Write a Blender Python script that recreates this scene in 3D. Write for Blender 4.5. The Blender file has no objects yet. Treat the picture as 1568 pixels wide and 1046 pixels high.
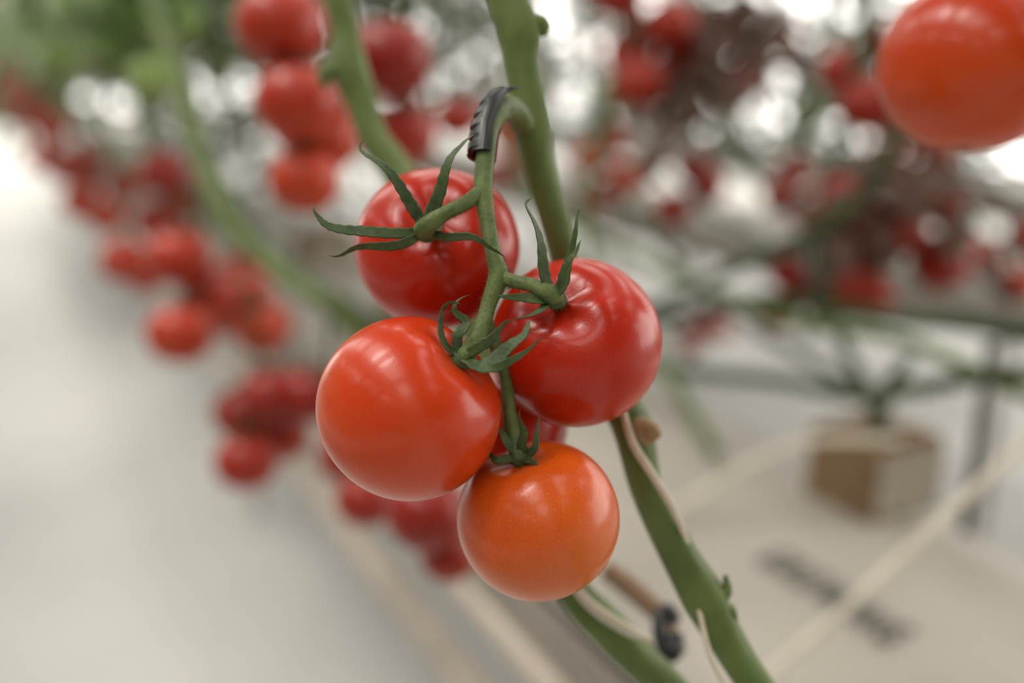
import bpy, math, random
from mathutils import Vector, Matrix, Quaternion
random.seed(7)
scene = bpy.context.scene
col = scene.collection
CAMZ = 1.2
yaw, pitch = math.radians(27), math.radians(16)
F = Vector((math.sin(yaw)*math.cos(pitch), math.cos(yaw)*math.cos(pitch), -math.sin(pitch)))
R = Vector((math.cos(yaw), -math.sin(yaw), 0))
U = R.cross(F)
ORG = Vector((0.1663, 0.3263, CAMZ-0.105))      # truss origin in the greenhouse
def L(p):   # truss frame, millimetres (x across, y depth, z up the truss)
    return ORG + R*(p[0]/1000) + F*(p[1]/1000) + U*(p[2]/1000)
def LD(p):
    return (R*p[0] + F*p[1] + U*p[2]).normalized()
def W(x, y, z):
    return Vector((x, y, z+CAMZ))

# ---------------------------------------------------------------- materials
def newmat(name):
    m = bpy.data.materials.new(name); m.use_nodes = True
    nt = m.node_tree; b = nt.nodes["Principled BSDF"]
    return m, nt, b
def ramp(nt, fac, stops):
    r = nt.nodes.new("ShaderNodeValToRGB"); e = r.color_ramp.elements
    while len(e) < len(stops): e.new(0.5)
    for i, (p, c) in enumerate(stops):
        e[i].position = p; e[i].color = (*c, 1)
    nt.links.new(fac, r.inputs[0]); return r.outputs[0]
def noise(nt, scale, detail=3, rough=0.5, coord="Object", vec=None):
    n = nt.nodes.new("ShaderNodeTexNoise"); n.inputs["Scale"].default_value = scale
    n.inputs["Detail"].default_value = detail; n.inputs["Roughness"].default_value = rough
    if vec is None:
        t = nt.nodes.new("ShaderNodeTexCoord"); vec = t.outputs[coord]
    nt.links.new(vec, n.inputs["Vector"]); return n.outputs["Fac"]
def mixc(nt, fac, a, b, mode='MIX'):
    m = nt.nodes.new("ShaderNodeMix"); m.data_type = 'RGBA'; m.blend_type = mode
    for k, v in ((0, fac), (6, a), (7, b)):
        if hasattr(v, "is_linked"): nt.links.new(v, m.inputs[k])
        elif k == 0: m.inputs[0].default_value = v
        else: m.inputs[k].default_value = (*v, 1)
    return m.outputs[2]
def math_n(nt, op, a, b=0.0, c=None):
    m = nt.nodes.new("ShaderNodeMath"); m.operation = op
    for i, v in enumerate((a, b, c)):
        if v is None: continue
        if hasattr(v, "is_linked"): nt.links.new(v, m.inputs[i])
        else: m.inputs[i].default_value = v
    return m.outputs[0]
def bump(nt, b, h, strength, dist):
    n = nt.nodes.new("ShaderNodeBump"); n.inputs["Strength"].default_value = strength
    n.inputs["Distance"].default_value = dist
    nt.links.new(h, n.inputs["Height"]); nt.links.new(n.outputs[0], b.inputs["Normal"])

def tomato_mat(name, top, bottom, rough=0.28, r=0.033, fine=True):
    m, nt, b = newmat(name)
    t = nt.nodes.new("ShaderNodeTexCoord")
    s = nt.nodes.new("ShaderNodeSeparateXYZ"); nt.links.new(t.outputs["Object"], s.inputs[0])
    z = math_n(nt, 'MULTIPLY_ADD', s.outputs[2], 0.5/r, 0.5)
    n = noise(nt, 28, 3, 0.5, vec=t.outputs["Object"])
    zz = math_n(nt, 'ADD', z, math_n(nt, 'MULTIPLY_ADD', n, 0.9, -0.45))
    c = ramp(nt, zz, [(0.05, bottom), (0.75, top)])
    if fine:
        sp = noise(nt, 1500, 2, 0.6, vec=t.outputs["Object"])
        spf = ramp(nt, sp, [(0.54, (0, 0, 0)), (0.70, (0.4, 0.4, 0.4))])
        c = mixc(nt, spf, c, (bottom[0]*1.1, bottom[1]*1.6+.012, bottom[2]*1.6+.006))
        n2 = noise(nt, 900, 2, 0.5, vec=t.outputs["Object"])
        bump(nt, b, n2, 0.14, 0.0004)
    nt.links.new(c, b.inputs["Base Color"])
    b.inputs["Roughness"].default_value = rough
    b.inputs["Specular IOR Level"].default_value = 0.36
    b.inputs["Subsurface Weight"].default_value = 0.05
    b.inputs["Subsurface Radius"].default_value = (0.006, 0.0015, 0.0005)
    b.inputs["Subsurface Scale"].default_value = 1.0
    b.inputs["Coat Weight"].default_value = 0.16
    b.inputs["Coat Roughness"].default_value = 0.13
    return m
def green_mat(name, a, bcol, scale=60, rough=0.5, fine=True):
    m, nt, b = newmat(name)
    n = noise(nt, scale, 4, 0.6)
    c = ramp(nt, n, [(0.3, a), (0.7, bcol)])
    nt.links.new(c, b.inputs["Base Color"])
    b.inputs["Roughness"].default_value = rough
    b.inputs["Sheen Weight"].default_value = 0.05
    b.inputs["Specular IOR Level"].default_value = 0.35
    if fine:
        bump(nt, b, noise(nt, 700, 3, 0.6), 0.45, 0.0007)
    return m
def plain(name, c, rough=0.5, metal=0, var=0.12, scale=20, bmp=0.0):
    m, nt, b = newmat(name)
    n = noise(nt, scale, 4, 0.55)
    cc = ramp(nt, n, [(0.3, tuple(q*(1-var) for q in c)), (0.7, tuple(min(1, q*(1+var)) for q in c))])
    nt.links.new(cc, b.inputs["Base Color"])
    b.inputs["Roughness"].default_value = rough; b.inputs["Metallic"].default_value = metal
    if bmp: bump(nt, b, n, bmp, 0.01)
    return m

M_T3 = tomato_mat("tomato_skin_ripe", (0.55, 0.034, 0.003), (0.61, 0.075, 0.008))
M_T4 = tomato_mat("tomato_skin_orange", (0.60, 0.078, 0.005), (0.64, 0.145, 0.022))
M_T2 = tomato_mat("tomato_skin_red", (0.44, 0.014, 0.002), (0.52, 0.027, 0.003))
M_TR = tomato_mat("tomato_skin_orange_red", (0.51, 0.036, 0.0025), (0.57, 0.060, 0.005))
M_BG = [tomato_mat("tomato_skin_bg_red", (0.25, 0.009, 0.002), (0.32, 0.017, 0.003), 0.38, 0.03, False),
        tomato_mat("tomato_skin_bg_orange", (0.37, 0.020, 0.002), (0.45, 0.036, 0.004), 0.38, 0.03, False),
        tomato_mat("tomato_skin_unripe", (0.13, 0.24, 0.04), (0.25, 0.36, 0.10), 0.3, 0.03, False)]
M_STEM = green_mat("vine_stem_green", (0.076, 0.120, 0.026), (0.13, 0.180, 0.046), 45)
M_RACH = green_mat("truss_stem_green", (0.076, 0.116, 0.030), (0.15, 0.19, 0.058), 160)
M_SEP = green_mat("sepal_green", (0.032, 0.056, 0.016), (0.078, 0.118, 0.036), 200, 0.5)
M_DK = green_mat("dark_vine_green", (0.022, 0.038, 0.014), (0.055, 0.085, 0.028), 30, 0.5, False)
M_LEAF = green_mat("leaf_green", (0.038, 0.058, 0.017), (0.085, 0.112, 0.036), 14, 0.5, False)
M_LEAF2 = green_mat("young_leaf_green", (0.07, 0.120, 0.030), (0.14, 0.20, 0.06), 14, 0.45, False)
M_WILT = green_mat("wilted_leaf", (0.050, 0.018, 0.009), (0.085, 0.040, 0.018), 30, 0.6, False)
M_SCAR = plain("dry_leaf_scar", (0.34, 0.24, 0.12), 0.8, scale=300)
M_DRY = plain("dried_stalk_brown", (0.26, 0.16, 0.10), 0.8, scale=120)
M_BLACK = plain("black_clip_plastic", (0.012, 0.012, 0.013), 0.35, scale=200)
M_TWINE = plain("twine_offwhite", (0.62, 0.57, 0.45), 0.7, scale=400)
M_TUBE = plain("drip_tube_beige", (0.76, 0.70, 0.58), 0.5)
M_SLAB = plain("white_slab_film", (0.41, 0.385, 0.335), 0.4, var=0.06, scale=6, bmp=0.3)
M_FLOOR = plain("white_ground_cover", (0.55, 0.55, 0.525), 0.55, var=0.05, scale=3)
M_GUT = plain("white_painted_steel", (0.33, 0.30, 0.26), 0.4, var=0.05)
M_PIPE = plain("pipe_paint_cream", (0.55, 0.48, 0.40), 0.4, var=0.05)
M_ROCK = plain("rockwool_fibre", (0.22, 0.14, 0.075), 0.95, var=0.3, scale=60, bmp=0.6)
M_WRAP = plain("cube_wrap_film", (0.50, 0.47, 0.40), 0.4, var=.25, scale=40)
M_INK = plain("printed_ink", (0.03, 0.03, 0.03), 0.6)
M_FRAME = plain("greenhouse_frame", (0.36, 0.36, 0.34), 0.4)
M_STAKE = plain("dark_stake", (0.02, 0.023, 0.02), 0.5)
M_BLOCKER = plain("added_light_blocker", (0.28, 0.27, 0.25), 0.8)  # for added ceiling strips that block skylight
M_WALL = plain("insulated_wall_panel", (0.42, 0.41, 0.38), 0.6)

# ---------------------------------------------------------------- builders
def catmull(pts, k):
    P = [list(p) for p in pts]; n = len(P)
    out = []
    for i in range(n-1):
        p0 = P[max(i-1, 0)]; p1 = P[i]; p2 = P[i+1]; p3 = P[min(i+2, n-1)]
        for j in range(k):
            t = j/k
            out.append([0.5*((2*b)+(-a+c)*t+(2*a-5*b+4*c-d)*t*t+(-a+3*b-3*c+d)*t**3)
                        for a, b, c, d in zip(p0, p1, p2, p3)])
    out.append(P[-1]); return out

class MB:
    def __init__(s): s.v = []; s.f = []; s.m = []
    def tube(s, pts, mat=0, n=12, k=6, lumps=0.0):
        S = catmull([(*p, r) for p, r in pts], k)
        C = [Vector(q[:3]) for q in S]; rad = [max(q[3], 1e-5) for q in S]
        up = None; base = len(s.v)
        for i, c in enumerate(C):
            T = (C[min(i+1, len(C)-1)]-C[max(i-1, 0)]).normalized()
            if up is None:
                up = Vector((0, 0, 1)) if abs(T.z) < 0.9 else Vector((1, 0, 0))
            up = (up - T*up.dot(T)).normalized(); sd = T.cross(up)
            for j in range(n):
                a = 2*math.pi*j/n
                rr = rad[i]*(1+lumps*(math.sin(3*a+i*0.13)*0.6+0.4*math.sin(5*a-i*0.31)))
                s.v.append(c+up*(rr*math.cos(a))+sd*(rr*math.sin(a)))
        for i in range(len(C)-1):
            for j in range(n):
                a = base+i*n+j; b = base+i*n+(j+1) % n
                s.f.append((a, b, b+n, a+n)); s.m.append(mat)
        s.v.append(C[0]); s.v.append(C[-1]); e = len(s.v)
        for j in range(n):
            s.f.append((e-2, base+(j+1) % n, base+j)); s.m.append(mat)
            q = base+(len(C)-1)*n
            s.f.append((e-1, q+j, q+(j+1) % n)); s.m.append(mat)
        return C, rad
    def blade(s, pts, hw, normal, mat=0, k=6, twist=0.0, fold=0.35, th=0.35, wave=0.0):
        S = catmull([tuple(p) for p in pts], k); C = [Vector(q) for q in S]
        n = 8; base = len(s.v); N = normal.normalized(); m = len(C)
        if wave:
            C0 = [c.copy() for c in C]
            for i in range(m):
                t = i/(m-1)
                T = (C0[min(i+1, m-1)]-C0[max(i-1, 0)]).normalized()
                lat = T.cross(N).normalized()
                C[i] = C0[i]+lat*(hw*wave*0.40*math.sin(t*11+hw*9000)*t)+N*(hw*wave*0.5*math.sin(t*8+hw*5000)*t)
                if t > .85: C[i] += lat*(hw*wave*14*(t-.85)**1.6)
        for i, c in enumerate(C):
            t = i/(m-1)
            w = hw*(0.62+0.38*math.sin(min(t*3.2, 1.57)))*max(0.02, (1-t**1.7))**0.85
            w *= 1+0.09*math.sin(i*1.9)
            T = (C[min(i+1, m-1)]-C[max(i-1, 0)]).normalized()
            q = Quaternion(T, twist*t)
            nn = q @ N
            sd = T.cross(nn)
            if sd.length < 1e-3: sd = T.orthogonal()
            sd.normalize(); nr = sd.cross(T).normalized()
            for j in range(n):
                a = 2*math.pi*j/n; ca = math.cos(a)
                s.v.append(c+sd*(w*ca)+nr*(w*(th*math.sin(a)*0.6+fold*abs(ca)-fold*0.3)))
        for i in range(m-1):
            for j in range(n):
                a = base+i*n+j; b = base+i*n+(j+1) % n
                s.f.append((a, b, b+n, a+n)); s.m.append(mat)
        s.f.append(tuple(base+j for j in range(n))[::-1]); s.m.append(mat)
        s.f.append(tuple(base+(m-1)*n+j for j in range(n))); s.m.append(mat)
    def tomato(s, c, axis, r, mat=0, nu=28, nv=18, lobe=0.02, kl=5, ph=0.0, ob=0.9, M=None):
        q = axis.normalized().to_track_quat('Z', 'Y')
        base = len(s.v)
        for p in tomato_verts(r, nu, nv, lobe, kl, ph, ob):
            s.v.append(c + q @ p)
        for f in tomato_faces(nu, nv):
            s.f.append(tuple(base+i for i in f)); s.m.append(mat)
    def box(s, lo, hi, mat=0, mats=None):
        b = len(s.v)
        for x in (lo[0], hi[0]):
            for y in (lo[1], hi[1]):
                for z in (lo[2], hi[2]): s.v.append(Vector((x, y, z)))
        for k, f in enumerate(((0, 1, 3, 2), (4, 6, 7, 5), (0, 4, 5, 1), (2, 3, 7, 6), (0, 2, 6, 4), (1, 5, 7, 3))):
            s.f.append(tuple(b+i for i in f)); s.m.append(mats[k] if mats else mat)
    def leaflet(s, p, d, nrm, ln, w, mat=0):
        d = d.normalized(); sd = d.cross(nrm).normalized(); nr = sd.cross(d)
        base = len(s.v); K = 7
        for i in range(K+1):
            t = i/K
            ww = w*math.sin(math.pi*min(1, t*0.93+0.05))**0.8*(1.0 if i % 2 else 0.78)
            if i == K: ww = 0.0004
            c = p+d*(ln*t)-nr*(ln*0.35*t*t)
            s.v += [c-sd*ww-nr*(ww*0.25), c.copy(), c+sd*ww-nr*(ww*0.25)]
        for i in range(K):
            for j in (0, 1):
                a = base+i*3+j
                s.f.append((a, a+1, a+4, a+3)); s.m.append(mat)
    def leaf(s, p, d, ln, rnd, mat=0):
        d = d.normalized(); nrm = Vector((rnd.uniform(-.3, .3), rnd.uniform(-.3, .3), 1)).normalized()
        pts = []
        for i in range(5):
            t = i/4
            pts.append((p+d*(ln*t)+Vector((0, 0, -ln*0.45*t*t)), 0.003*(1-t*0.6)))
        s.tube(pts, mat, 5, 2)
        sd = d.cross(nrm).normalized()
        for i in (1, 2, 3):
            for sg in (-1, 1):
                s.leaflet(pts[i][0], (sd*sg+d*0.5+Vector((0, 0, rnd.uniform(-.6, 0)))), nrm,
                          ln*rnd.uniform(.32, .48), ln*rnd.uniform(.10, .15), mat)
        s.leaflet(pts[4][0], d+Vector((0, 0, -.7)), nrm, ln*.42, ln*.15, mat)
    def mesh(s, name, mats, smooth=True):
        me = bpy.data.meshes.new(name)
        me.from_pydata([tuple(v) for v in s.v], [], s.f); me.update()
        for m in mats: me.materials.append(m)
        me.polygons.foreach_set("material_index", s.m)
        me.polygons.foreach_set("use_smooth", [smooth]*len(s.f))
        return me
    def obj(s, name, mats, smooth=True, origin=None, parent=None):
        if origin is not None: s.v = [v-origin for v in s.v]
        o = bpy.data.objects.new(name, s.mesh(name, mats, smooth)); col.objects.link(o)
        if origin is not None: o.location = origin
        if parent is not None:
            o.parent = parent; o.matrix_parent_inverse = parent.matrix_basis.inverted()
        return o

def tomato_verts(r, nu, nv, lobe, kl, ph, ob):
    out = [Vector((0, 0, r*(ob-0.17)))]
    for i in range(1, nv):
        th = math.pi*i/nv
        for j in range(nu):
            a = 2*math.pi*j/nu
            g = math.exp(-((th-0.6)/0.5)**2)
            rid = math.cos(kl*(a+ph))*0.30+0.30*math.sin(3*a+ph)
            rho = 1+lobe*rid*g*1.6+0.006*math.sin(2*a+ph)*math.sin(th)+0.006*math.sin(3*a+ph*2)*math.sin(th)
            z = ob*math.cos(th) - 0.17*math.exp(-(th/0.36)**2) + lobe*2.0*rid*math.exp(-((th-0.42)/0.30)**2)
            z += 0.03*math.exp(-((math.pi-th)/0.25)**2)
            st = math.sin(th)**0.94
            out.append(Vector((r*rho*st*math.cos(a), r*rho*st*math.sin(a), r*z)))
    out.append(Vector((0, 0, -r*(ob-0.03))))
    return out
def tomato_faces(nu, nv):
    f = []
    for j in range(nu): f.append((0, 1+j, 1+(j+1) % nu))
    for i in range(nv-2):
        for j in range(nu):
            a = 1+i*nu+j; b = 1+i*nu+(j+1) % nu
            f.append((a, a+nu, b+nu, b))
    e = 1+(nv-1)*nu; q = 1+(nv-2)*nu
    for j in range(nu): f.append((q+j, e, q+(j+1) % nu))
    return f

def hero_tomato(cl, axis, r, mat, lobe, kl, ph, ob=0.9, tip=True):
    c = L(cl); ax = LD(axis); r /= 1000
    mb = MB()
    mb.v = tomato_verts(r, 128, 80, lobe, kl, ph, ob); mb.f = tomato_faces(128, 80); mb.m = [0]*len(mb.f)
    if tip:   # dried blossom scar
        for i in range(5):
            a = i*1.256
            b0 = Vector((0, 0, -r*(ob-0.04)))
            mb.tube([(b0, 0.0011), (b0+Vector((math.cos(a)*.0008, math.sin(a)*.0008, -.0012)), 0.0008),
                     (b0+Vector((math.cos(a)*.0020, math.sin(a)*.0020, -.0018)), 0.0002)], 1, 6, 3)
    me = mb.mesh("tomato", [mat, M_SCAR])
    o = bpy.data.objects.new("tomato", me); col.objects.link(o)
    o.rotation_mode = 'QUATERNION'; o.rotation_quaternion = ax.to_track_quat('Z', 'Y'); o.location = c
    return o

# ---------------------------------------------------------------- hero truss
hero_tomato((-30.7, 29, 38.5), (.08, -.93, .36), 33.8, M_T2, 0.030, 5, 0.4, 0.86)
hero_tomato((24.8, 9, -0.5), (-.265, -.79, .55), 33.6, M_T2, 0.022, 5, 1.3, 0.94)
hero_tomato((-37.8, -16, -24.4), (.69, -.32, .65), 33.9, M_T3, 0.016, 5, 0.2, 0.96)
hero_tomato((9.9, -3, -67.5), (-.27, -.29, .917), 31.0, M_T4, 0.014, 5, 0.9, 0.95)
hero_tomato((-3, 50, -36), (-.1, -.2, .95), 27.0, M_T2, 0.02, 5, 0.9, 0.93, False)
tr = hero_tomato((222, 99, 133), (.1, 0, 1), 43.5, M_TR, 0.012, 5, 0.5, 0.95)

rb = MB()
ped = [((5.7, 38, 89.5), 5.5), ((1, 26, 94), 5.2), ((-3.6, 15, 93), 4.8), ((-6.8, 6, 87.4), 4.2), ((-9, 0, 79.5), 3.7),
       ((-10, -4, 70.7), 3.6), ((-11, -8, 57.3), 3.5), ((-9, -12, 43.2), 3.0), ((-6.5, -15, 30.7), 3.0), ((-5, -16, 23.5), 3.8),
       ((-8.1, -17, 14.6), 3.0), ((-10.5, -19, 6.7), 2.9), ((-12.8, -22, .7), 3.0), ((-16.8, -26, -4.6), 3.6), ((-19.5, -25, -7.5), 3.0)]
br1 = [((-10.5, -8, 57), 3.0), ((-16.7, -12, 51.5), 2.8), ((-23.9, -14, 47.6), 2.7), ((-29.9, -14, 43.9), 3.3),
       ((-32.6, -11, 41.8), 4.0), ((-31.5, -5, 42.5), 3.6), ((-29, 3, 45), 3.0)]
br2 = [((-5, -16, 24), 2.8), ((.2, -18, 21.9), 2.6), ((7.3, -20, 20.3), 2.6), ((12.8, -20.5, 17.6), 3.4), ((15.5, -18, 16), 3.7), ((17.5, -12, 14.5), 3.0)]
br4 = [((-10, -17, 8), 2.6), ((-6, -12, -2), 2.5), ((-2.5, -7, -13), 2.4), ((-.8, -6, -26.5), 2.5), ((.8, -9, -36), 3.2), ((2.6, -11, -42.5), 3.2), ((3.6, -9, -47), 2.5)]
samples = []
for b in (ped, br1, br2, br4):
    C, rd = rb.tube([(L(p), r/1000) for p, r in b], 0, 18, 8, 0.06)
    samples.append((C, rd))
rnd = random.Random(3)
for C, rd in samples:
    for _ in range(len(C)*14):
        i = rnd.randrange(1, len(C)-1); T = (C[i+1]-C[i-1]).normalized()
        d = Vector((rnd.gauss(0, 1), rnd.gauss(0, 1), rnd.gauss(0, 1))); d = (d-T*d.dot(T)).normalized()
        p = C[i].lerp(C[i+1], rnd.random())+d*rd[i]*0.9
        ln = rnd.uniform(.0010, .0026)
        b = len(rb.v); sd = d.cross(T)*0.00006
        rb.v += [p-sd, p+sd, p+T*0.0001, p+d*ln+T*rnd.uniform(-.0006, .0006)]
        rb.f += [(b, b+1, b+3), (b+1, b+2, b+3), (b+2, b, b+3)]; rb.m += [0]*3
truss = rb.obj("tomato_truss_stem", [M_RACH])

def calyx(center, sepals, nrm):
    mb = MB()
    c = Vector(center)
    mb.tube([(L(c-Vector(nrm)*(-2.2)), .0022), (L(c), .0046), (L(c-Vector(nrm)*2.5), .0030)], 0, 14, 4, .06)
    for i, (pts, hw) in enumerate(sepals):
        P = [L(c)]+[L(p) for p in pts]
        mb.blade(P, hw*1.25/1000, LD(nrm), 0, 9, twist=[1.2, -1.0, .8, -.8, .9, -1.0][i % 6], wave=1.0 if len(pts) > 3 else .6)
    o = mb.obj("calyx", [M_SEP]); 
    o.parent = truss
    return o
calyx((-32.3, -7, 41.5), [
    ([(-34.8, -10, 46.7), (-39.7, -14, 54), (-47, -17, 63), (-53.5, -18, 69), (-56.2, -17, 73.2)], 2.4),
    ([(-28.8, -12, 50.3), (-24.7, -15, 60), (-20.3, -16, 69.7), (-16, -17, 77.6)], 2.6),
    ([(-44.5, -12, 39.8), (-56.6, -15, 40.4), (-66.3, -17, 42.4), (-71.5, -16, 45.0), (-74.0, -16, 48.0)], 2.1),
    ([(-39.7, -11, 36.8), (-49, -14, 34.9), (-59, -15, 34.2), (-66.8, -15, 30.5)], 1.8),
    ([(-25, -12, 39), (-15.5, -17, 38), (-8, -20.5, 34.8), (-2.1, -20.5, 31)], 1.6)], (0, -1, 0))
calyx((15.5, -18, 15.5), [
    ([(12.4, -21, 22), (9.7, -24, 33.6), (6.6, -25, 45.5), (5, -25, 51.8)], 2.4),
    ([(18.5, -22, 21), (21.8, -25, 30.4), (24, -26, 37)], 2.7),
    ([(19.4, -18, 27), (23.3, -17, 40), (23.9, -15, 49.5)], 1.4),
    ([(8.5, -21.5, 15), (1.4, -23, 16.4), (-5.2, -24, 15.0)], 2.0),
    ([(10.8, -22, 11.6), (6, -24, 8.8), (-.6, -26, 8.6)], 1.7)], (0, -.8, .6))
calyx((-17.8, -27, -5.8), [
    ([(-23.6, -30, -1.3), (-25.8, -31, 5.7), (-24.2, -31, 12), (-18.3, -31, 13.9)], 1.8),
    ([(-19.5, -29, .7), (-16.6, -29, 6.5), (-19.5, -29, 11.5), (-17.4, -29, 17)], 1.9),
    ([(-10.8, -31, -1.5), (-4.6, -31, 4), (-1.0, -30, 8)], 1.9),
    ([(-11.5, -33, -8.6), (-3.2, -33, -5), (2.6, -32, .9), (3.2, -29, 7.6)], 3.2),
    ([(-6.9, -35, -9.4), (2.4, -34, -4.6), (10.8, -31, 1.4)], 1.7)], (.4, -.8, .4))
calyx((3, -12, -42.5), [
    ([(-2, -14, -37.5), (-4.6, -15, -32.3), (-5.6, -15, -26)], 1.9),
    ([(3.9, -15, -37), (4.2, -16, -31.3), (2.0, -15, -25)], 1.9),
    ([(7.6, -14.5, -40), (9.3, -14, -34.2), (9.2, -14, -27)], 1.5),
    ([(-3.4, -15, -43.5), (-7, -14, -43), (-9.3, -12, -40.2)], 1.6),
    ([(6.6, -18, -43.5), (10.4, -21, -46.0)], 1.5)], (0, -.9, .4))

# support clip round the truss stem
mb = MB()
cp = catmull([(-3.0, 12, 95.8), (-6.6, 6, 90), (-9.2, 1.5, 82.5), (-10.0, -1.5, 76.5), (-10.6, -4, 70.0)], 12)
n = len(cp); A0, A1, NA = math.radians(60), math.radians(320), 24
Cw = [L(p) for p in cp]
for i, c in enumerate(Cw):
    T = (Cw[min(i+1, n-1)]-Cw[max(i-1, 0)]).normalized()
    a1 = (R-T*R.dot(T)).normalized(); a2 = T.cross(a1)
    for lay in (0, 1):
        for j in range(NA+1):
            a = A0+(A1-A0)*j/NA
            tooth = max(0, -math.cos(a))**4
            rib = 0.0010*tooth*(1 if (i % 8) < 5 else -0.4)
            rr = (0.0045 if lay == 0 else 0.0056+rib)
            mb.v.append(c+a1*math.cos(a)*rr+a2*math.sin(a)*rr)
Wd = NA+1
for i in range(n-1):
    for j in range(NA):
        for lay in (0, 1):
            a = i*2*Wd+lay*Wd+j
            mb.f.append((a, a+1, a+1+2*Wd, a+2*Wd)); mb.m.append(0)
    for j in (0, NA):
        a = i*2*Wd+j
        mb.f.append((a, a+Wd, a+3*Wd, a+2*Wd)); mb.m.append(0)
for i in (0, n-1):
    for j in range(NA):
        a = i*2*Wd+j
        mb.f.append((a, a+1, a+1+Wd, a+Wd)); mb.m.append(0)
mb.blade([L((-10, 9, 93)), L((-6, 8, 97.0)), L((-1, 9, 98.9)), L((3.0, 9, 99.6))], .0036, LD((0, -.5, 1)), 0, 6, th=.8, fold=0)
mb.obj("truss_support_clip", [M_BLACK], smooth=False)

# ---------------------------------------------------------------- near vines
mb = MB()
va = [((-6, 46, 400), 7.5), ((-5, 42, 250), 8), ((-4, 40, 161), 8.6), ((-2, 40, 146), 8.4), ((3.3, 40, 130), 9.2), ((4.0, 40, 118), 7.6), ((6.5, 40, 103), 7.4), ((9, 41, 89), 8.4),
      ((11.5, 42, 75), 7.2), ((19.6, 44, 47.7), 6.3), ((24, 50, 30), 6), ((31, 58, 6.3), 6.5), ((41, 55, -18.5), 7), ((50.7, 44, -36), 8.6),
      ((57.2, 40, -62.6), 7.0), ((70.6, 40, -90), 8.0), ((80, 40, -106), 9.4), ((85, 40, -116), 8.6), ((93.6, 40, -131.5), 7.6), ((106, 38, -150), 7.4), ((140, 30, -200), 7.5)]
mb.tube([(L(p), r/1000) for p, r in va], 0, 24, 8, .05)
mb.tube([(L((8, 39, 133)), .005), (L((12.4, 38, 133)), .0040), (L((13.6, 38, 129)), .0016)], 0, 10, 4)
mb.tube([(L((84, 38, -109)), .005), (L((90, 37, -105)), .0026), (L((89.5, 37, -98)), .0010)], 0, 10, 4)
mb.tube([(L((88, 38, -113)), .0045), (L((91.5, 37, -113)), .0030), (L((94, 37, -117)), .0010)], 0, 10, 4)
mb.tube([(L((55, 38, -38)), .0065), (L((57.5, 33, -38)), .0048), (L((57.5, 31, -38.5)), .0030)], 1, 14, 4, .12)
mb.obj("tomato_vine", [M_STEM, M_SCAR])
mb = MB()
vb = [((-140, 230, 420), 7.5), ((-105, 180, 240), 7.5), ((-97, 170, 195), 8), ((-92, 170, 172), 8), ((-90, 170, 150), 10.5), ((-84, 170, 135), 9), ((-77, 168, 114), 8), ((-62, 165, 92), 9), ((-42, 150, 58), 8),
      ((-8, 125, -20), 8), ((12, 100, -80), 8), ((26, 78, -112), 8), ((46, 70, -133), 9), ((67, 70, -153), 8.5), ((90, 60, -175), 8), ((130, 50, -215), 8)]
mb.tube([(L(p), r/1000) for p, r in vb], 0, 20, 8, .05)
mb.tube([(L((-96, 166, 150)), .006), (L((-102, 164, 146)), .005), (L((-102, 163, 139)), .002)], 0, 10, 4)
mb.obj("tomato_vine", [M_STEM])
mb = MB()
mb.tube([(L((46, 33, -28)), .0013), (L((50, 31, -42)), .0018), (L((58, 31, -55)), .0018), (L((68, 31, -72)), .0015), (L((75, 36, -92)), .0012), (L((82, 30, -130)), .0012), (L((100, 28, -160)), .0012)], 0, 8, 8)
mb.tube([(L((22, 66, -102)), .0015), (L((34, 60, -116)), .0024), (L((50, 59, -127)), .0026), (L((62, 62, -133)), .0015)], 0, 8, 8)
mb.obj("support_twine", [M_TWINE])
mb = MB()
pts = []
c0 = Vector((79, 122, -147))
for i in range(15):
    a = math.radians(30+i*23)
    pts.append((L(c0+Vector((math.cos(a)*4.0, math.sin(a)*7, math.sin(a)*9))), .0042))
mb.tube(pts, 0, 8, 3)
mb.obj("vine_clip", [M_BLACK])
mb = MB()
mb.tube([(L((52, 170, -126)), .0055), (L((66, 160, -135)), .006), (L((80, 145, -146)), .005), (L((88, 136, -162)), .004)], 0, 8, 4, .2)
mb.obj("dried_leaf_stalk", [M_DRY])
mb = MB()
mb.tube([(L((223, 99, 166)), .004), (L((228, 100, 190)), .003), (L((245, 110, 225)), .0035), (L((260, 125, 260)), .006), (L((262, 130, 420)), .007)], 0, 12, 6)
for a in range(5):
    t = a*1.256
    mb.blade([L((223, 99, 168)), L((223+14*math.cos(t), 99+14*math.sin(t), 176)), L((223+30*math.cos(t), 99+30*math.sin(t), 176))], .003, LD((0, 0, 1)), 0)
mb.obj("tomato_truss_stem", [M_RACH])

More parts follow.
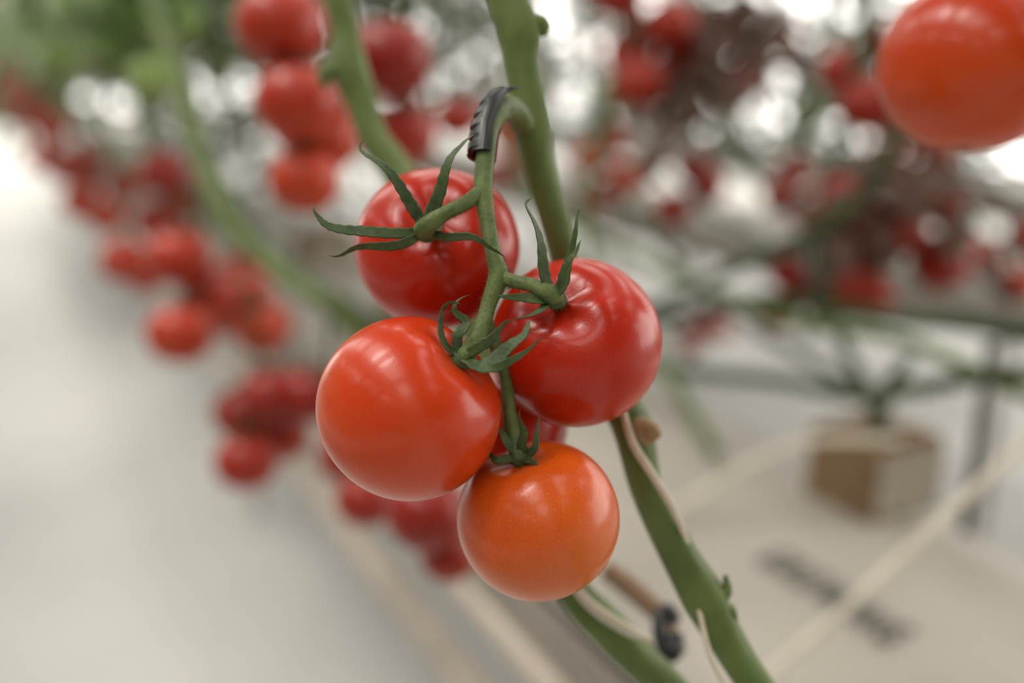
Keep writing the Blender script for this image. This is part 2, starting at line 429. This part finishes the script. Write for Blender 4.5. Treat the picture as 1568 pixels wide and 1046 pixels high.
# ---------------------------------------------------------------- background clusters
def cluster_mesh(name, seed, n, r, mats):
    rn = random.Random(seed); mb = MB()
    rach = []
    for i in range(n+2):
        rach.append((Vector((rn.uniform(-.004, .004), rn.uniform(-.004, .004), r*1.8-i*r*1.05)), .003-.0002*i))
    mb.tube(rach, 1, 8, 3)
    a0 = rn.uniform(0, 6)
    for i in range(n):
        a = a0+i*2.4+rn.uniform(-.15, .15); rr = r*rn.uniform(.92, 1.02)
        c = Vector((math.cos(a)*r*1.0, math.sin(a)*r*1.0, -i*r*1.02))
        ax = (Vector((-math.cos(a)*.5, -math.sin(a)*.5, 1)))
        mb.tomato(c, ax, rr, 0, 28, 18, .02, 5, rn.uniform(0, 6))
        top = c+ax.normalized()*rr*.75
        mb.tube([(Vector((0, 0, c.z+r*.9)), .002), (top+Vector((0, 0, .008)), .002), (top, .0025)], 1, 6, 3)
        for k in range(5):
            t = k*1.256+a
            d = Vector((math.cos(t), math.sin(t), 0))
            mb.blade([top, top+d*r*.35+Vector((0, 0, r*.15)), top+d*r*.8+Vector((0, 0, r*rn.uniform(0, .4)))], .0022, Vector((0, 0, 1)), 1, 3)
    return mb.mesh(name, mats)
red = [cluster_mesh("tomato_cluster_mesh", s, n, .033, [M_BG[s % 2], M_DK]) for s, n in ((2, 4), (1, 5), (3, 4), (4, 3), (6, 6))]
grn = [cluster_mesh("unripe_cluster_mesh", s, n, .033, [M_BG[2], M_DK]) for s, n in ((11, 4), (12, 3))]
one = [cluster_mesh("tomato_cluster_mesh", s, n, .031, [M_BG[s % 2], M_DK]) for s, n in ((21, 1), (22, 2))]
def put(me, x, y, z, rot=None, sc=1.0, name="tomato_cluster"):
    o = bpy.data.objects.new(name, me); col.objects.link(o)
    o.location = W(x, y, z); o.rotation_euler = (0, 0, random.uniform(0, 6.28) if rot is None else rot)
    o.scale = (sc,)*3
    return o
def truss_of(items, mat, name="tomato_cluster", up=.08):
    """items: (x, y, z, r) of each fruit on this truss, hung on one shared stem"""
    mb = MB(); rn = random.Random(len(items)*7+int(items[0][1]*100))
    cen = sum((W(*i[:3]) for i in items), Vector())/len(items)
    it = sorted(items, key=lambda q: -q[2])
    pts = [(Vector((cen.x, cen.y, it[0][2]+CAMZ+it[0][3]+up)), .003)]
    for x, y, z, r in it:
        pts.append((Vector((x, y, z+CAMZ+r*.8)).lerp(Vector((cen.x, cen.y, z+CAMZ+r*.8)), .7), .0028))
    pts = [(Vector((p.x-cen.x, p.y-cen.y, p.z-cen.z)), r) for p, r in pts]
    if len(pts) > 1: mb.tube(pts, 1, 8, 4)
    for k, (x, y, z, r) in enumerate(it):
        c = W(x, y, z)-cen; node = pts[k+1][0]
        ax = Vector((node.x-c.x, node.y-c.y, 0))*8+Vector((0, 0, 1)); ax.normalize()
        ax = (ax+Vector((0, 0, .8))).normalized()
        mb.tomato(c, ax, r, 0, 36, 24, .015, 5, rn.uniform(0, 6), .92)
        top = c+ax*r*.76
        mb.tube([(node, .002), (top+Vector((0, 0, .008)), .002), (top, .0025)], 1, 6, 3)
        for q in range(5):
            t = q*1.256+k; d = Vector((math.cos(t), math.sin(t), 0)); d = (d-ax*d.dot(ax)).normalized()
            mb.blade([top, top+d*r*.35+ax*r*.2, top+d*r*.85+ax*r*rn.uniform(.1, .5)], .0022, ax, 1, 3)
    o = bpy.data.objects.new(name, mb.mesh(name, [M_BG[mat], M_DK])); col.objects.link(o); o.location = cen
    return o
# aisle-side row, receding from the subject
truss_of([(.210, .811, .023, .036), (.209, .771, -.034, .033), (.2436, .835, -.066, .033), (.2116, .7745, -.094, .028)], 1)
truss_of([(.318, .860, -.002, .037), (.333, .875, -.068, .032), (.4155, .937, -.059, .022)], 0)
truss_of([(.214, .953, -.327, .032), (.230, .9875, -.385, .030), (.1835, .950, -.392, .032), (.196, 1.022, -.365, .030)], 0)
truss_of([(.161, 1.111, -.210, .035), (.147, 1.062, -.282, .035), (.1925, 1.135, -.262, .032), (.244, 1.188, -.275, .032), (.246, 1.121, -.305, .031)], 1)
truss_of([(.234, 1.292, -.325, .031), (.290, 1.262, -.335, .031), (.26, 1.30, -.275, .031)], 0)
truss_of([(.204, 1.480, -.158, .036), (.238, 1.562, -.211, .033), (.204, 1.629, -.248, .033)], 0)
truss_of([(.134, 1.422, -.267, .033), (.165, 1.475, -.30, .028)], 1)
truss_of([(.117, 1.848, -.24, .034), (.158, 1.90, -.275, .033), (.194, 1.935, -.225, .033), (.14, 1.97, -.205, .03)], 1)
truss_of([(.130, 2.682, -.165, .037), (.088, 2.68, -.235, .035), (.165, 2.757, -.245, .035), (.12, 2.8, -.19, .034)], 1)
truss_of([(.11, 2.25, -.22, .034), (.15, 2.30, -.26, .033), (.17, 2.25, -.20, .033)], 0)
put(red[0], .12, 3.3, -.07, 2.5, 1.2)
put(red[1], .10, 3.7, -.05, 1.5, 1.2)
put(red[1], .10, 4.3, -.02, 2.5, 1.2)
put(red[3], .12, 5.0, -.05, 2.5, 1.2)
truss_of([(.244, .614, -.3175, .030), (.268, .633, -.366, .022)], 0)
truss_of([(.243, .752, -.364, .026), (.2595, .859, -.368, .026), (.251, .933, -.325, .032)], 0)
U_ = "unripe_tomato_cluster"
truss_of([(.197, 1.467, -.029, .033), (.230, 1.417, .050, .034), (.24, 1.50, .12, .034)], 2, U_)
truss_of([(.12, 2.04, 0, .040), (.197, 2.128, .03, .038), (.15, 2.1, .10, .038), (.10, 2.1, .075, .036)], 2, U_)
truss_of([(.209, 1.665, .062, .034), (.17, 1.72, .02, .032), (.22, 1.75, -.03, .03)], 2, U_)
put(grn[1], .16, 2.9, .08, .9, 1.2, U_)
for (x, y, z, i, s) in ((.95, 1.50, -.14, 2, 1), (.99, 1.30, -.17, 3, 1), (1.13, 1.22, -.18, 3, 1), (.80, 1.18, .08, 0, 1.15),
                        (.91, 1.17, .04, 3, 1.15), (.985, .95, .02, 3, 1.15), (.95, .89, -.17, 0, 1.1), (1.01, .87, -.17, 3, 1.15),
                        (.95, 1.0, -.28, 3, .9), (1.33, .98, -.26, 3, 1), (1.1, 1.39, -.45, 3, .8), (1.5, 1.29, -.13, 3, 1),
                        (.97, 1.9, -.1, 1, 1), (.95, 2.5, -.1, 4, 1), (.95, 3.2, -.1, 1, 1)):
    put(red[i], x, y, z, None, s)
put(one[0], .90, .60, -.33, 0, 1.0)
put(grn[1], 1.0, 1.5, .0, 1.0, .9, U_)
rr = random.Random(5)
for row in (1.75, 2.55, 3.4):
    y = .6
    while y < 7:
        put(red[rr.randrange(5)], row+rr.uniform(-.08, .08), y, rr.uniform(-.30, .15), rr.uniform(0, 6), rr.uniform(.95, 1.15))
        y += rr.uniform(.6, 1.1)

# ---------------------------------------------------------------- background vines
def vine(pts, r=.0075, mat=M_DK, name="tomato_vine", lump=.05):
    mb = MB(); mb.tube([(W(*p), r) for p in pts], 0, 10, 6, lump); return mb.obj(name, [mat])
for y in (1.85, 2.5, 3.2, 4.0, 5.0, 6.2):
    vine([(.22, y+.15, 1.6), (.21, y+.05, .5), (.20, y-.15, .02), (.205, y-.29, -.14), (.285, y-.40, -.25), (.42, y-.5, -.36), (.52, y-.55, -.47)], .008, M_STEM)
vine([(.15, 1.6, 1.5), (.165, 1.36, .3), (.19, 1.17, -.050), (.207, 1.08, -.160), (.243, 1.01, -.215), (.286, .95, -.25), (.36, .95, -.36), (.5, 1.1, -.48)], .009, M_STEM)
vine([(.18, 1.7, 1.5), (.19, 1.46, .3), (.215, 1.27, -.045), (.235, 1.16, -.165), (.27, 1.07, -.225), (.33, .98, -.27), (.42, 1.0, -.38), (.55, 1.15, -.48)], .008, M_DK)
vine([(.75, 1.35, -.46), (.79, 1.04, -.41), (.81, .88, -.38), (.83, .765, -.367), (.84, .70, -.34), (.845, .584, -.29), (.86, .3, -.2)], .009)
vine([(.84, 1.6, -.44), (.85, 1.2, -.38), (.85, .97, -.30), (.853, .818, -.285), (.869, .607, -.256), (.88, .3, -.2)], .009)
vine([(.87, .77, .6), (.87, .77, .1), (.86, .77, -.056), (.83, .81, -.162), (.80, .95, -.25), (.78, 1.15, -.36), (.72, 1.3, -.47)], .0085)
vine([(.95, .9, .6), (.95, .93, .0), (.93, .96, -.2), (.87, .85, -.31), (.845, .74, -.40), (.83, .72, -.42)], .008)
vine([(.74, 1.5, .6), (.74, 1.45, .0), (.74, 1.38, -.2), (.8, 1.15, -.28), (.84, .9, -.31), (.86, .75, -.30), (.88, .55, -.33)], .008, M_STEM)
vine([(.80, 1.2, .6), (.79, 1.2, .1), (.76, 1.25, -.25), (.74, 1.0, -.40), (.74, .9, -.47)], .008, M_STEM)
for row in (.97, 1.75, 2.55, 3.4, 4.2, -1.3):
    y = 1.2 if row > 1 else 1.7
    if row < 0: y = -2.5  # unseen row across the aisle, added to darken the sides
    mbv = MB()
    while y < 8:
        x0 = row+rr.uniform(-.06, .06)
        mbv.tube([(W(x0, y+.1, 1.6), .008), (W(x0, y, .4), .008), (W(x0+rr.uniform(-.05, .05), y-.1, -.1), .008), (W(x0, y-.35, -.35), .008), (W(x0, y-.8, -.45), .008)], 0, 8, 4)
        y += rr.uniform(.3, .5)
    mbv.obj("tomato_vine_row", [M_DK])

# foliage
def foliage(x, xs, y0, y1, z0, z1, cnt, seed, ln=.26, mat=None):
    rn = random.Random(seed); mb = MB()
    for _ in range(cnt):
        p = W(x+rn.uniform(-xs, xs), rn.uniform(y0, y1), rn.uniform(z0, z1))
        a = rn.uniform(0, 6.28)
        mb.leaf(p, Vector((math.cos(a), math.sin(a), rn.uniform(-.2, .5))), ln*rn.uniform(.7, 1.2), rn)
    return mb.obj("tomato_foliage", [mat or M_LEAF])
foliage(.30, .12, 1.45, 2.6, .08, .6, 55, 1, mat=M_LEAF2)
foliage(.27, .13, 2.4, 4.8, .0, .6, 110, 21, .22, mat=M_LEAF2)
foliage(.20, .18, 4.5, 12, -.30, .8, 420, 2, mat=M_LEAF2)
foliage(.95, .15, 1.9, 7, .08, .8, 90, 3)
foliage(.95, .15, 3.6, 12, -.45, .7, 260, 31, .22)
foliage(1.75, .2, 1.3, 8, -.10, .9, 170, 4, .24)
foliage(1.75, .2, 6, 16, -.6, .7, 200, 32, .24)
foliage(2.55, .2, 1.2, 9, -.35, .9, 290, 5, .24)
foliage(3.4, .2, 1.0, 10, -.50, .9, 330, 6, .24)
foliage(4.2, .2, 1.0, 11, -.6, .9, 340, 7, .24)
foliage(-1.35, .2, -3, 7, -.3, 1.2, 420, 8, .32)  # unseen foliage wall across the aisle, added to cut side light
foliage(.30, .12, -3, -.3, .25, 1.2, 110, 9, .3)  # unseen growth behind the camera, added for dark reflections
foliage(.95, .15, -3, .2, .1, 1.2, 160, 10, .3)
foliage(.985, .05, .84, .96, -.29, -.12, 16, 12, .13, M_WILT)
foliage(.93, .06, 1.12, 1.22, -.04, .12, 12, 13, .14, M_WILT)

# ---------------------------------------------------------------- gutter, slabs, cube, pipes
def slab(x0, x1, y0, y1, top, h=.075):
    mb = MB(); nx, ny = 14, max(8, int((y1-y0)/.05))
    for j in range(ny+1):
        v = j/ny; y = y0+(y1-y0)*v
        e = max(0.0, 1-min(v, 1-v)*(y1-y0)/.04)
        for i in range(nx+1):
            u = i/nx; x = x0+(x1-x0)*u
            ed = max(0.0, 1-min(u, 1-u)*(x1-x0)/.04)
            z = top-.03*(ed**2)-.04*e**2+.0025*math.sin(x*60+y*9)*math.sin(y*23+x*14)
            mb.v.append(Vector((x, y, z+CAMZ)))
    for j in range(ny):
        for i in range(nx):
            a = j*(nx+1)+i; mb.f.append((a, a+1, a+nx+2, a+nx+1)); mb.m.append(0)
    def skirt(idx):
        b = len(mb.v)
        for q in idx:
            p = mb.v[q]; mb.v.append(Vector((p.x, p.y, top-h+CAMZ)))
        for q in range(len(idx)-1):
            mb.f.append((idx[q], idx[q+1], b+q+1, b+q)); mb.m.append(0)
    per = [i for i in range(nx+1)]+[(j+1)*(nx+1)-1 for j in range(1, ny+1)]+[ny*(nx+1)+i for i in range(nx-1, -1, -1)]+[j*(nx+1) for j in range(ny-1, -1, -1)]
    skirt(per)
    return mb.obj("grow_slab", [M_SLAB])
for a, b in ((-1.0, .15), (.17, 1.42), (1.44, 2.7), (2.72, 4.0), (4.02, 5.3), (5.32, 6.6)):
    slab(.45, .92, a, b, -.5)
def gutter(x0, x1, y0, y1, top):
    mb = MB()
    mb.box((x0-.01, y0, top-.10+CAMZ), (x1+.01, y1, top-.075+CAMZ))
    mb.box((x0-.014, y0, top-.10+CAMZ), (x0-.010, y1, top-.035+CAMZ))
    mb.box((x1+.010, y0, top-.10+CAMZ), (x1+.014, y1, top-.035+CAMZ))
    y = y0+.3
    while y < y1:
        for xx in (x0+.05, x1-.07):
            mb.box((xx, y, 0), (xx+.02, y+.02, top-.10+CAMZ))
        y += 1.6
    return mb.obj("hanging_gutter", [M_GUT], smooth=False)
gutter(.45, .92, -1.0, 9, -.5)
for x in (1.9, 3.5, -1.6):
    gutter(x, x+.45, -.5, 9, -.5)
    slab(x, x+.45, -.5, 9, -.5)

def rcube(cx, cy, z0, sx, sy, sz, rot, name):
    mb = MB(); mb.box((-sx/2, -sy/2, 0), (sx/2, sy/2, sz*.9), 1, (0, 1, 1, 0, 0, 0)); mb.box((-sx/2+.003, -sy/2+.003, sz*.9), (sx/2-.003, sy/2-.003, sz), 0)
    for k in range(4):     # wrapping bands on the film
        mb.box((-sx/2+.004, -sy/2-.0015, sz*(.14+.2*k)), (sx/2-.004, -sy/2, sz*(.20+.2*k)), 0)
    o = mb.obj(name, [M_ROCK, M_WRAP], smooth=False); o.location = W(cx, cy, z0); o.rotation_euler = (0, 0, rot)
    mb2 = MB()
    mb2.tube([(Vector((0, 0, sz)), .009), (Vector((.01, .0, sz+.05)), .008), (Vector((.0, -.03, sz+.09)), .008)], 0, 10, 4)
    s = mb2.obj("stem", [M_DK]); s.parent = o
    return o
rcube(.862, .765, -.503, .105, .105, .09, .05, "rockwool_cube")
rcube(.70, 1.75, -.503, .13, .12, .09, .05, "rockwool_cube")
rcube(.70, 2.4, -.503, .13, .12, .09, .05, "rockwool_cube")

mb = MB()
mb.tube([(W(.935, .69, -.6), .005), (W(.935, .69, -.45), .005), (W(.935, .69, -.3), .005)], 0, 8, 3)
mb.obj("plant_stake", [M_STAKE])
mb = MB()
mb.tube([(W(.80, .45, -.22), .0042), (W(.705, .478, -.30), .0042), (W(.60, .50, -.39), .0042), (W(.496, .527, -.481), .0042), (W(.47, .535, -.503), .0042)], 0, 8, 6)
mb.obj("drip_tube", [M_TUBE])
mb = MB()
mb.tube([(W(.80, .68, -.385), .0045), (W(.75, .77, -.41), .0045), (W(.67, .80, -.45), .0045), (W(.594, .82, -.495), .0045)], 0, 8, 6)
mb.obj("drip_tube", [M_TUBE])
for (x, z, r) in ((.385, -.66, .018), (.40, -.57, .012)):
    mb = MB(); mb.tube([(W(x, -1, z), r), (W(x, 4, z), r), (W(x, 12, z), r)], 0, 14, 2)
    for y in (0.1, 1.7, 3.3, 4.9):
        mb.box((x-.008, y, z+CAMZ), (x+.10, y+.012, z+CAMZ+.012)); 
    mb.obj("heating_pipe", [M_PIPE])
cu = bpy.data.curves.new("printed_text", 'FONT'); cu.body = "GROWING"; cu.size = .036; cu.extrude = .0003; cu.space_character = 1.5; cu.offset = .0007
cu.materials.append(M_INK)
to = bpy.data.objects.new("slab_printed_text", cu); col.objects.link(to)
to.location = W(.640, .71, -.4965); to.rotation_euler = (0, 0, -math.pi/2); to.scale = (.75, 1.7, 1)

# ---------------------------------------------------------------- greenhouse
mb = MB(); mb.box((-6, -4, -.05), (7, 20, 0)); mb.obj("floor", [M_FLOOR], smooth=False)
mb = MB()
y = -4
while y <= 20: mb.box((7, y, 0), (7.06, y+.06, 4)); y += 1.2
for z in (0, .3, 2.2, 4): mb.box((7, -4, z), (7.06, 20, z+.06))
mb.box((7.01, -4, 0), (7.05, 20, .3), 1)
mb.obj("wall_right", [M_FRAME, M_WALL], smooth=False)
mb = MB()
x = -6
while x <= 7: mb.box((x, 20, 0), (x+.06, 20.06, 4)); x += 1.2
for z in (0, .2, 2.2, 4): mb.box((-6, 20, z), (7, 20.06, z+.06))
mb.box((-6, 20.01, 0), (7, 20.05, .2), 1)
mb.obj("wall_back", [M_FRAME, M_WALL], smooth=False)
mb = MB(); mb.box((-6.06, -4, 0), (-6, 20, 4)); mb.obj("wall_left", [M_WALL], smooth=False)  # unseen wall, made solid to hold back light from the side
mb = MB(); mb.box((-6, -4.06, 0), (7, -4, 4)); mb.obj("wall_front", [M_WALL], smooth=False)  # unseen wall behind the camera, made solid to block sky light
mb = MB()
y = -4
while y <= 20:
    mb.box((-6, y, 4), (7, y+.08, 4.12)); y += 2.4
x = -6
while x <= 7: mb.box((x, -4, 4.12), (x+.05, 20, 4.17)); x += 1.3
xs = [-6, -4.4, -3.2, -1.75, -.55, 1.1, 2.1, 3.6, 4.6, 7]
for i in range(0, len(xs), 2):
    mb.box((xs[i], -4, 4.0), (xs[i+1], 20, 4.01), 1)  # added opaque strips, gaps placed to shape highlights on the fruit
y = -1.4
while y < 20:
    mb.box((-6, y-.6, 3.985), (7, y, 3.995), 1); y += 2.4  # added cross strips that split the overhead highlight
mb.obj("ceiling", [M_FRAME, M_BLOCKER], smooth=False)

# ---------------------------------------------------------------- light
w = bpy.data.worlds.new("World"); scene.world = w; w.use_nodes = True
bg = w.node_tree.nodes["Background"]; bg.inputs[0].default_value = (1.0, .96, .895, 1); bg.inputs[1].default_value = 4.6
sd = bpy.data.lights.new("sun", 'SUN'); sd.energy = 2.9; sd.angle = math.radians(24); sd.color = (1, .95, .87)
so = bpy.data.objects.new("sun", sd); col.objects.link(so)
so.rotation_mode = 'QUATERNION'; so.rotation_quaternion = Vector((.38, -.13, -.91)).to_track_quat('-Z', 'Y'); so.location = (-1, 0, 3.5)

cam = bpy.data.cameras.new("camera"); cam.lens = 35; cam.sensor_width = 36
co = bpy.data.objects.new("camera", cam); col.objects.link(co)
co.matrix_world = Matrix(((R.x, U.x, -F.x, 0), (R.y, U.y, -F.y, 0), (R.z, U.z, -F.z, CAMZ), (0, 0, 0, 1)))
cam.dof.use_dof = True; cam.dof.focus_distance = .358; cam.dof.aperture_fstop = 2.2
cam.clip_start = .02
scene.camera = co
scene.view_settings.view_transform = 'Standard'
scene.view_settings.look = 'None'
print("done", len(bpy.data.objects))
